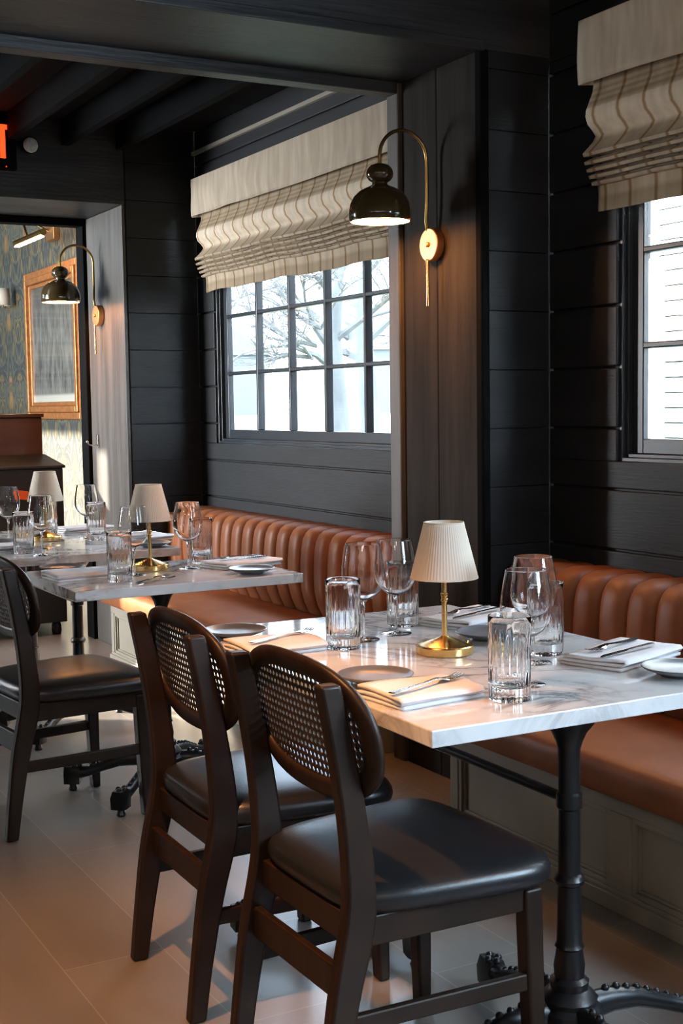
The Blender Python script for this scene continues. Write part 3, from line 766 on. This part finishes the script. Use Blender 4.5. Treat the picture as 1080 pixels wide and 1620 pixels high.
def tumbler_proto():
    t = thing('tumbler', 'tumbler', 'glass')
    NF = 18
    def mod(r, z, a):
        if r < 0.038: return r
        f = min(1, max(0, (0.135-z)/0.02))*min(1, max(0, (z-0.001)/0.006))
        return r-f*0.0016*(abs(math.sin(NF*a/2)))**1.0
    bm = B()
    prof = [(0, 0.002), (0.030, 0.002), (0.036, 0.0), (0.0395, 0.002), (0.0408, 0.010), (0.0408, 0.03), (0.0410, 0.08), (0.0411, 0.115), (0.0412, 0.135), (0.0414, 0.158), (0.0412, 0.1635), (0.0402, 0.164), (0.0394, 0.1630), (0.0388, 0.15), (0.0372, 0.12), (0.0355, 0.06), (0.0345, 0.035), (0.030, 0.027), (0.018, 0.0245), (0, 0.024)]
    lathe(bm, prof, NF*6, mod=mod)
    obj('cut_glass_body', bm, M['glass'], t, angle=50)
    return t
def wine_proto():
    t = thing('wine_glass', 'wine glass', 'glass')
    out = [(0.0, 0.0955), (0.008, 0.0960), (0.022, 0.1015), (0.036, 0.1125), (0.0465, 0.128), (0.0515, 0.146), (0.0525, 0.160), (0.0505, 0.182), (0.0460, 0.208), (0.0415, 0.233), (0.0412, 0.2345)]
    inn = [(0.0406, 0.2345), (0.0407, 0.233), (0.0452, 0.208), (0.0497, 0.182), (0.0517, 0.160), (0.0507, 0.146), (0.0456, 0.1284), (0.0350, 0.1132), (0.0205, 0.1030), (0.007, 0.0988), (0.0, 0.0986)]
    bm = B(); lathe(bm, out+inn, 56); obj('bowl', bm, M['glass'], t, angle=80)
    bm = B(); lathe(bm, [(0, 0.006), (0.0055, 0.006), (0.0042, 0.014), (0.0036, 0.03), (0.0035, 0.07), (0.0045, 0.088), (0.010, 0.0962), (0.0080, 0.0958), (0, 0.0954)], 20); obj('stem', bm, M['glass'], t, angle=80)
    bm = B(); lathe(bm, [(0, 0.0), (0.0375, 0.0), (0.039, 0.001), (0.0375, 0.0022), (0.015, 0.0045), (0.0055, 0.0075), (0, 0.0075)], 40); obj('foot', bm, M['glass'], t, angle=60)
    return t
tp = tumbler_proto(); GT = 'cut-glass tumblers'
for i, (x, y, l) in enumerate((
    (1.474, 2.014, 'fluted tumbler at the near corner of the nearest table, in front of two wine glasses'),
    (1.466, 2.655, 'fluted tumbler on the nearest table beside the second chair'),
    (1.813, 2.341, 'fluted tumbler on the nearest table, right of the wine glasses near the orange bench'),
    (1.746, 2.845, 'fluted tumbler on the nearest table behind a wine glass, left of the lamp'),
    (1.427, 4.097, 'fluted tumbler on the middle table left of its lamp'),
    (1.856, 4.426, 'fluted tumbler on the middle table behind a wine glass, by the bench back'),
    (1.395, 5.135, 'fluted tumbler at the near left of the farthest table'),
    (1.800, 5.455, 'fluted tumbler on the farthest table near the door jamb'),
    (1.690, 5.80, 'fluted tumbler on the farthest table behind its lamp'))):
    place(tp, i == 0, (x, y, ZT), random.uniform(0, 6), l, GT)
wp = wine_proto(); GW = 'stemmed wine glasses'
for i, (x, y, l) in enumerate((
    (1.582, 2.105, 'wine glass behind the nearest tumbler at the near end of the nearest table'),
    (1.562, 2.727, 'wine glass behind the tumbler beside the second chair, nearest table'),
    (1.733, 2.280, 'wine glass farthest right, overlapping the tumbler near the orange bench'),
    (1.672, 2.757, 'wine glass against the pier, just left of the nearest lamp shade'),
    (1.524, 4.225, 'wine glass in front of the middle table lamp'),
    (1.752, 4.300, 'wine glass on the middle table in front of the bench corner'),
    (1.436, 5.025, 'wine glass in front of the farthest lamp'),
    (1.479, 5.683, 'wine glass at the far left edge of the farthest table'),
    (1.800, 5.58, 'wine glass in front of the door jamb on the farthest table'))):
    place(wp, i == 0, (x, y, ZT), 0, l, GW)

def plate_proto():
    o_bm = B(); lathe(o_bm, [(0, 0.004), (0.030, 0.004), (0.034, 0.0), (0.038, 0.0), (0.040, 0.005), (0.060, 0.010), (0.074, 0.0155), (0.0785, 0.019), (0.0790, 0.0205), (0.0780, 0.0215), (0.0755, 0.0210), (0.068, 0.0165), (0.055, 0.0125), (0.03, 0.0110), (0, 0.0108)], 64)
    o = obj('side_plate', o_bm, M['plate'], angle=60); tag(o, 'plate', 'plate'); return o
pp = plate_proto(); GP = 'grey stoneware side plates'
for i, (x, y, l) in enumerate((
    (1.335, 2.285, 'grey stoneware plate on the nearest table just past the nearest chair back'),
    (1.315, 2.935, 'grey stoneware plate on the nearest table above the second chair back'),
    (1.815, 2.565, 'blue-grey plate behind the nearest lamp, half hidden by a tumbler'),
    (1.900, 2.005, 'blue-grey plate cut by the right edge of the frame'),
    (1.345, 4.465, 'grey plate on the middle table at its far left corner'),
    (1.872, 4.03, 'blue-grey plate at the right end of the middle table'),
    (1.900, 5.05, 'blue-grey plate on the farthest table behind the middle lamp'),
    (1.37, 5.50, 'grey plate at the far left of the farthest table'))):
    place(pp, i == 0, (x, y, ZT), 0, l, GP)

def napkin_proto(seed, Ln):
    rnd = random.Random(seed)
    # ribbon folded back and forth; local x along the length, y across the folds
    Wd = 0.150
    path = []
    zs = [0.0032, 0.0118, 0.0205]
    for i, z in enumerate(zs):
        lo, hi = -Wd/2+0.004*rnd.random(), Wd/2-0.010*rnd.random()
        seq = [lo+(hi-lo)*k/8 for k in range(9)]
        if i % 2: seq = seq[::-1]
        path += [(y, z) for y in seq]
        if i < len(zs)-1: path.append((seq[-1]+(0.006 if i % 2 == 0 else -0.006), (z+zs[i+1])/2))
    bm = B(); rings = []
    m = 22
    for j in range(m+1):
        x = -Ln/2+Ln*j/m
        row = []
        for k, (y, z) in enumerate(path):
            f = z/0.0205
            dy = 0.006*math.sin(5*x/Ln+2*f+seed)*f; dz = 0.0016*math.sin(17*x+26*y+seed)*f*f + (0.0012*math.sin(40*y+9*x))*f*f
            row.append((x+0.008*math.sin(4*y/Wd+seed)*f, y+dy, z+max(dz, -0.0012*f)))
        rings.append(row)
    loft(bm, rings, close=False)
    o = obj('napkin', bm, M['linen'], solid=0.0062, angle=80); tag(o, 'napkin', 'napkin'); return o
nap = napkin_proto(1, 0.20); nap2 = napkin_proto(4, 0.25); GN = 'folded linen napkins'
def fork_proto():
    bm = B()
    st = [(-0.105, 0.0060, 0.0022), (-0.098, 0.0078, 0.0020), (-0.06, 0.0062, 0.0024), (-0.01, 0.0040, 0.0050), (0.022, 0.0036, 0.0078), (0.036, 0.0060, 0.0070), (0.046, 0.0108, 0.0046), (0.056, 0.0122, 0.0028)]
    rings = [[(x, -w, z), (x, w, z), (x, w*0.8, z+0.0022), (x, -w*0.8, z+0.0022)] for x, w, z in st]
    loft(bm, rings)
    for k in range(4):
        y = -0.0102+0.0068*k
        rings = [[(x, y-h, z), (x, y+h, z), (x, y+h, z+0.0018), (x, y-h, z+0.0018)] for x, h, z in ((0.055, 0.0021, 0.0029), (0.075, 0.0019, 0.0024), (0.092, 0.0016, 0.0046), (0.102, 0.0009, 0.0072))]
        loft(bm, rings)
    o = obj('fork', bm, M['steel'], angle=50); tag(o, 'fork', 'fork'); return o
def knife_proto():
    bm = B()
    rings = [[(x, a, z), (x, b, z), (x, b, z+t_), (x, a, z+t_)] for x, a, b, z, t_ in ((-0.105, -0.004, 0.004, 0.001, 0.004), (-0.095, -0.0065, 0.0065, 0.0005, 0.005), (-0.02, -0.005, 0.005, 0.0008, 0.0045), (0.0, -0.004, 0.004, 0.001, 0.004), (0.012, -0.009, 0.0055, 0.0018, 0.0016), (0.08, -0.009, 0.006, 0.0018, 0.0014), (0.10, -0.002, 0.005, 0.0019, 0.0012), (0.106, 0.003, 0.0045, 0.0019, 0.001))]
    loft(bm, rings); o = obj('knife', bm, M['steel'], angle=50); tag(o, 'knife', 'knife'); return o
fk = fork_proto(); kn = knife_proto(); GF = 'forks on the napkins'; GK = 'knives on the napkins'
used = set()
def put(proto, x, y, z, rz, label, group):
    first = proto.name not in used; used.add(proto.name)
    if first:
        o = proto
    else:
        o = proto.copy(); C.objects.link(o)
    o.location = (x, y, z); o.rotation_euler = (0, 0, rz); o['label'] = label; o['group'] = group
    return o
ZN = ZT+0.0001; ZF = ZT+0.0262
for (proto, x, y, deg, where) in (
    (nap, 1.342, 2.125, 6, 'near left of the nearest table beside the fluted tumbler'),
    (nap, 1.322, 2.725, 3, 'nearest table between the two near chairs'),
    (nap2, 1.915, 2.200, 18, 'nearest table beside the orange bench'),
    (nap2, 1.925, 2.790, 18, 'nearest table behind the lamp by the pier'),
    (nap, 1.340, 4.275, 6, 'middle table left of its tumbler'),
    (nap2, 1.935, 4.255, 12, 'middle table beside the bench'),
    (nap2, 1.948, 5.335, 14, 'farthest table near the bench corner'),
    (nap2, 1.880, 5.92, 10, 'farthest table at the doorway end'),
    (nap, 1.345, 5.30, 6, 'farthest table at the left edge of the frame')):
    put(proto, x, y, ZN, math.radians(deg), 'folded striped linen napkin, '+where, GN)
for (x, y, deg, where) in (
    (1.345, 2.105, 17, 'on the napkin at the near left of the nearest table'),
    (1.345, 2.735, 20, 'on the napkin between the two near chairs'),
    (1.910, 2.225, 200, 'on the napkin beside the orange bench'),
    (1.920, 2.815, 200, 'on the napkin behind the nearest lamp'),
    (1.930, 4.28, 195, 'on the white napkin of the middle table beside the bench'),
    (1.948, 5.345, 205, 'on the napkin at the bench end of the farthest table')):
    put(fk, x, y, ZF, math.radians(deg), 'steel fork lying '+where, GF)
for (x, y, deg, where) in (
    (1.895, 2.160, 196, 'on the napkin beside the orange bench'),
    (1.915, 2.760, 200, 'on the napkin behind the nearest lamp'),
    (1.930, 4.225, 193, 'on the white napkin of the middle table beside the bench')):
    put(kn, x, y, ZF, math.radians(deg), 'steel knife lying '+where, GK)
put(fk, 1.535, 4.075, ZT+0.0002, math.radians(38), 'steel fork lying bare on the middle table by the tumbler', GF)
put(kn, 1.545, 4.035, ZT+0.0002, math.radians(40), 'steel knife lying bare at the near edge of the middle table', GK)

# ------------------------------------------------------------------ wall sconces
def sconce_proto():
    # origin: wall face at the middle of the plate; local -x points into the room
    t = thing('wall_sconce', 'sconce', 'lamp')
    bm = B()
    ring = lambda x, r: [(x, r*math.cos(2*PI*k/48), r*math.sin(2*PI*k/48)) for k in range(48)]
    loft(bm, [ring(0.0, 0.054), ring(-0.004, 0.057), ring(-0.030, 0.057), ring(-0.033, 0.054), ring(-0.033, 0.02)]); pl = obj('wall_plate', bm, M['copper'], t, angle=30)
    bm = B(); loft(bm, [[(x, y*1.0, z) for (_, y, z) in ring(0, r)] for x, r in ((-0.032, 0.009), (-0.040, 0.009), (-0.043, 0.006))]); obj('knob', bm, M['copper'], pl, angle=30)
    R = 0.094; xa, zt = -0.036, 0.285
    bm = B(); pts = [(-0.020, 0.012, 0.03), (-0.030, 0.010, 0.055), (xa, 0.006, 0.08), (xa, 0, 0.16), (xa, 0, zt-0.03)]
    for k in range(0, 17):
        a = PI*k/16; pts.append((xa-R+R*math.cos(a), 0, zt+R*math.sin(a)))
    pts.append((xa-2*R, 0, 0.235))
    tube(bm, pts, 0.0062, 12); obj('arm', bm, M['brassdark'], t)
    bm = B(); tube(bm, [(xa, 0, -0.05), (xa, 0, -0.210)], 0.0055, 12); obj('rod', bm, M['brass'], t)
    xs, zr = xa-2*R, 0.068
    bm = B()
    prof = [(0.1000, 0.0), (0.1045, 0.004), (0.1060, 0.020), (0.1055, 0.038), (0.1010, 0.060), (0.090, 0.082), (0.072, 0.100), (0.050, 0.112), (0.032, 0.119), (0.026, 0.124), (0.026, 0.130), (0.036, 0.136), (0.0445, 0.148), (0.0460, 0.160), (0.0425, 0.174), (0.032, 0.186), (0.015, 0.193), (0.0, 0.194)]
    inner = [(0.0, 0.108), (0.045, 0.104), (0.070, 0.090), (0.088, 0.070), (0.0985, 0.045), (0.1010, 0.020), (0.1000, 0.0)]
    lathe(bm, prof, 64, (xs, 0, zr)); sh = obj('lamp_shade', bm, M['lampbody'], t, angle=50)
    bm = B(); lathe(bm, inner, 64, (xs, 0, zr)); obj('shade_lining', bm, M['white'], sh)
    bm = B(); lathe(bm, [(0, 0.010), (0.097, 0.010), (0.0975, 0.012), (0.097, 0.014), (0, 0.014)], 48, (xs, 0, zr)); obj('diffuser', bm, M['glow'], sh)
    return t
sp = sconce_proto(); GS = 'gooseneck wall sconces'
place(sp, True, (2.525, 3.868, 1.876), 0, 'lit gooseneck wall sconce on the pier beside the many-paned window', GS)
place(sp, False, (2.382, 7.03, 1.838), 0, 'lit gooseneck wall sconce on the far doorway jamb', GS)

# coat hook on the jamb
t = thing('coat_hook', 'small chrome coat hook on the doorway jamb below the far sconce', 'hook', (2.382, 7.135, 1.15))
bm = B(); box(bm, -0.008, 0.0, -0.012, 0.012, -0.032, 0.032); obj('back_plate', bm, M['steel'], t, smooth=False, bevel=0.003)
bm = B(); tube(bm, [(-0.006, 0, -0.022), (-0.03, 0, -0.030), (-0.055, 0, -0.026), (-0.066, 0, -0.012)], 0.005, 8); sphere(bm, (-0.067, 0, -0.008), 0.008, 8); obj('prong', bm, M['steel'], t)

# ------------------------------------------------------------------ exit sign over the doorway
t = thing('exit_sign', 'black EXIT sign with red letters above the doorway, top left', 'sign', (1.62, 6.645, 2.655))
bm = B(); box(bm, -0.20, 0.205, -0.045, 0.0, -0.135, 0.125); obj('housing', bm, M['black'], t, smooth=False, bevel=0.006)
def letter(rects, x):
    bm = B()
    for r in rects:
        if len(r) == 4: box(bm, x+r[0], x+r[1], -0.050, -0.044, r[2], r[3])
        else:
            (x0, z0), (x1, z1), wd = r
            vs = [bm.verts.new((x+a, yy, z)) for yy in (-0.050, -0.044) for a, z in ((x0-wd, z0), (x0+wd, z0), (x1+wd, z1), (x1-wd, z1))]
            for f in ((0, 1, 2, 3), (7, 6, 5, 4), (0, 4, 5, 1), (1, 5, 6, 2), (2, 6, 7, 3), (3, 7, 4, 0)): bm.faces.new([vs[i] for i in f])
    obj('letter', bm, M['exitred'], t, smooth=False)
Hh = 0.082
letter([(0.0, 0.022, -Hh, Hh), (0.022, 0.07, Hh-0.022, Hh), (0.022, 0.062, -0.011, 0.011), (0.022, 0.07, -Hh, -Hh+0.022)], -0.175)
letter([((0.011, -Hh), (0.069, Hh), 0.012), ((0.069, -Hh), (0.011, Hh), 0.012)], -0.085)
letter([(0.0, 0.024, -Hh, Hh)], 0.025)
letter([(0.030, 0.056, -Hh, Hh-0.024), (0.0, 0.086, Hh-0.024, Hh)], 0.092)
bm = B(); tube(bm, [(0.205, -0.02, 0.0), (0.245, -0.02, -0.005)], 0.012, 10); obj('lamp_arm', bm, M['black'], t)
bm = B()
ring = lambda y, r: [(0.272+r*math.cos(2*PI*k/32), y, -0.010+r*math.sin(2*PI*k/32)) for k in range(32)]
loft(bm, [ring(-0.005, 0.030), ring(-0.045, 0.041), ring(-0.060, 0.042)]); lh = obj('lamp_head', bm, M['black'], t, angle=40)
bm = B(); loft(bm, [ring(-0.0602, 0.038), ring(-0.064, 0.036), ring(-0.067, 0.025), ring(-0.068, 0.008)]); obj('lens', bm, M['lens'], lh, angle=60)
bm = B(); sphere(bm, (0.150, -0.046, -0.122), 0.004, 6); obj('pilot_light', bm, M['led'], t)

# ------------------------------------------------------------------ far room things
t = thing('framed_picture', 'gilt-framed old photograph on the floral papered wall', 'picture', (2.80, 9.29, 1.80))
hy, hz = 0.665, 0.545
bm = B()
for (i0, i1, x) in ((0.0, 0.05, 0.035), (0.05, 0.095, 0.050), (0.095, 0.125, 0.028)):
    box(bm, -x, -0.002, -hy+i0, -hy+i1, -hz+i0, hz-i0); box(bm, -x, -0.002, hy-i1, hy-i0, -hz+i0, hz-i0)
    box(bm, -x, -0.002, -hy+i1, hy-i1, -hz+i0, -hz+i1); box(bm, -x, -0.002, -hy+i1, hy-i1, hz-i1, hz-i0)
obj('frame', bm, M['gold'], t, smooth=False, bevel=0.008, seg=3)
bm = B(); box(bm, -0.016, -0.003, -hy+0.12, hy-0.12, -hz+0.12, hz-0.12); obj('photograph', bm, M['picture'], t, smooth=False)
bm = B(); box(bm, -0.022, -0.019, -hy+0.12, hy-0.12, -hz+0.12, hz-0.12); obj('glazing', bm, M['pane'], t, smooth=False)

t = thing('picture_light', 'lit brass picture light on the papered wall above the gilt frame', 'lamp', (2.80, 9.20, 2.56))
bm = B(); box(bm, -0.045, -0.001, -0.10, 0.10, -0.045, 0.075); obj('wall_box', bm, M['copper'], t, smooth=False, bevel=0.006)
bm = B(); tube(bm, [(-0.045, 0.0, 0.02), (-0.10, 0.06, 0.06), (-0.18, 0.12, 0.12), (-0.23, 0.08, 0.13), (-0.265, -0.10, 0.09), (-0.27, -0.24, -0.05)], 0.008, 8); obj('arm', bm, M['brass'], t)
bm = B(); tube(bm, [(-0.27, -0.62, -0.07), (-0.27, 0.06, -0.07)], 0.022, 14); hd = obj('tube_head', bm, M['brassdark'], t)
bm = B(); box(bm, -0.287, -0.253, -0.58, 0.04, -0.099, -0.0905); obj('lit_tube', bm, M['glow2'], hd, smooth=False)

t = thing('small_sconce', 'small white-shaded sconce on the papered wall at the left edge', 'lamp', (2.80, 10.30, 2.20))
bm = B(); lathe(bm, [(0.055, -0.06), (0.050, 0.07)], 24, (-0.10, 0, 0)); obj('lamp_shade', bm, M['shade'], t, solid=0.002)
bm = B(); tube(bm, [(-0.001, 0, -0.05), (-0.06, 0, -0.08), (-0.10, 0, -0.07), (-0.10, 0, 0.0)], 0.006, 8); obj('arm', bm, M['brass'], t)

t = thing('upright_cabinet', 'tall dark brown wooden cabinet with stepped top in the doorway', 'cabinet', (1.56, 7.51, 0))
hx = 0.725
bm = B(); box(bm, -hx, hx, 0.0, 0.60, 0.075, 0.985); obj('body', bm, M['pianoblack'], t, smooth=False, bevel=0.005)
bm = B(); loft(bm, [[(-hx-0.012, -0.012, 0.985), (-hx-0.012, 0.40, 0.985), (-hx-0.012, 0.40, 1.055), (-hx-0.012, -0.012, 1.0)], [(hx+0.012, -0.012, 0.985), (hx+0.012, 0.40, 0.985), (hx+0.012, 0.40, 1.055), (hx+0.012, -0.012, 1.0)]]); obj('sloping_lid', bm, M['pianoblack'], t, smooth=False, bevel=0.003)
bm = B(); box(bm, -hx, hx, 0.40, 0.60, 0.985, 1.28); obj('upper_panel', bm, M['pianowood'], t, smooth=False, bevel=0.004)
bm = B(); box(bm, -hx-0.01, hx+0.01, 0.385, 0.615, 1.28, 1.302); obj('top_board', bm, M['pianowood'], t, smooth=False, bevel=0.004)
for sx in (-1, 1):
    for y in (0.06, 0.54):
        bm = B(); lathe(bm, [(0, 0.0), (0.025, 0.0), (0.03, 0.02), (0.028, 0.055), (0.02, 0.077), (0, 0.077)], 14, (sx*(hx-0.05), y, 0)); obj('foot', bm, M['pianoblack'], t)
bm = B(); vs = [bm.verts.new(p) for p in ((2.00, 7.505, 0.868), (2.075, 7.505, 0.855), (2.08, 7.505, 0.805), (2.02, 7.505, 0.812))]; bm.faces.new(vs)
tag(obj('orange_card', bm, M['orange'], smooth=False, solid=0.003), 'small orange card on the front of the dark brown cabinet', 'card')

# ------------------------------------------------------------------ outdoors
bm = B()
vs = [bm.verts.new(p) for p in ((3.1, -12, 0.1), (3.1, 140, 0.1), (80, 140, 1.2), (80, -12, 1.2))]; bm.faces.new(vs)
o = struct('ground_lawn', bm, M['lawn'], 'bright winter lawn outside the windows', 'lawn', smooth=False)
t = thing('clapboard_house', 'white clapboard house wall outside the nearer window', 'house', (6.6, 0, 0))
bm = B(); z = 0.2
while z < 7.0:
    loft(bm, [[(-0.014, -6.0, z), (0.0, -6.0, z+0.100), (0.05, -6.0, z+0.100), (0.05, -6.0, z)], [(-0.014, 7.20, z), (0.0, 7.20, z+0.100), (0.05, 7.20, z+0.100), (0.05, 7.20, z)]]); z += 0.108
obj('siding', bm, M['siding'], t, smooth=False)
bm = B(); box(bm, 0.05, 3.0, -6.0, 7.2, 0.2, 7.0); obj('wall_core', bm, M['white'], t, smooth=False)
bm = B(); box(bm, -0.03, 0.06, 7.20, 7.40, 0.2, 7.0); obj('corner_board', bm, M['siding'], t, smooth=False)

def far_house(x, y, wd, hgt, label):
    t = thing('house', label, 'house', (x, y, 0.35), math.radians(-30), 'houses across the lawn')
    bm = B(); box(bm, -3, 3, -wd/2, wd/2, 0.2, hgt); obj('walls', bm, M['housegrey'], t, smooth=False)
    bm = B(); loft(bm, [[(-3.4, yy, hgt), (3.4, yy, hgt), (0, yy, hgt+2.6)] for yy in (-wd/2-0.3, wd/2+0.3)]); obj('roof', bm, M['housegrey'], t, smooth=False)
    for k in range(3):
        bm = B(); yy = -wd/2+wd*(k+0.5)/3; box(bm, -3.05, -2.98, yy-0.5, yy+0.5, 1.9, 3.3); obj('window', bm, M['houseglass'], t, smooth=False)
far_house(43, 96, 7, 4.9, 'pale house across the lawn behind the many-paned window, farther left')
far_house(52, 84, 8, 4.9, 'pale house across the lawn behind the many-paned window, farther right')
def tree(x, y, hgt, r, seed, label):
    rnd = random.Random(seed)
    z0 = 0.1+(x-3.1)*1.1/76.9-0.05
    t = thing('tree', label, 'tree', (x, y, z0), 0, 'bare trees on the lawn')
    bm = B(); tube(bm, [(0, 0, 0), (0.1*r, 0.05, hgt*0.15), (-0.2*r, 0.1, hgt*0.4), (0.1, 0.0, hgt*0.65), (0.0, 0.2, hgt)], [r*1.25, r, r*0.85, r*0.5, r*0.08], 10); obj('trunk', bm, M['bark'], t)
    bm = B()
    def branch(p, d, l, rr, lev):
        q = p+d*l*0.5+Vector((rnd.uniform(-1, 1), rnd.uniform(-1, 1), rnd.uniform(-0.3, 0.6)))*l*0.10; e = p+d*l
        tube(bm, [p, q, e], [rr, rr*0.75, rr*0.45], 5)
        if lev:
            for _ in range(4):
                nd = (d+Vector((rnd.uniform(-1, 1), rnd.uniform(-1, 1), rnd.uniform(-0.5, 0.8)))*0.85).normalized()
                branch(p+(e-p)*rnd.uniform(0.4, 1.0), nd, l*rnd.uniform(0.45, 0.7), rr*0.5, lev-1)
    for k in range(12):
        a = rnd.uniform(0, 6.28); z = hgt*rnd.uniform(0.28, 0.9)
        branch(Vector((0, 0, z)), Vector((math.cos(a), math.sin(a), rnd.uniform(0.1, 0.9))).normalized(), hgt*0.28, r*0.26, 4)
    obj('branches', bm, M['bark'], t, smooth=False)
tree(12.2, 22.3, 6, 0.28, 2, 'bare tree seen through the middle panes of the many-paned window')
tree(17.6, 30.6, 8, 0.42, 5, 'thick bare tree right of centre through the many-paned window')
tree(16.5, 37.0, 7, 0.18, 9, 'slender bare tree left of centre through the many-paned window')
tree(30.0, 46.0, 10, 0.30, 14, 'bare tree at the right side of the many-paned window')
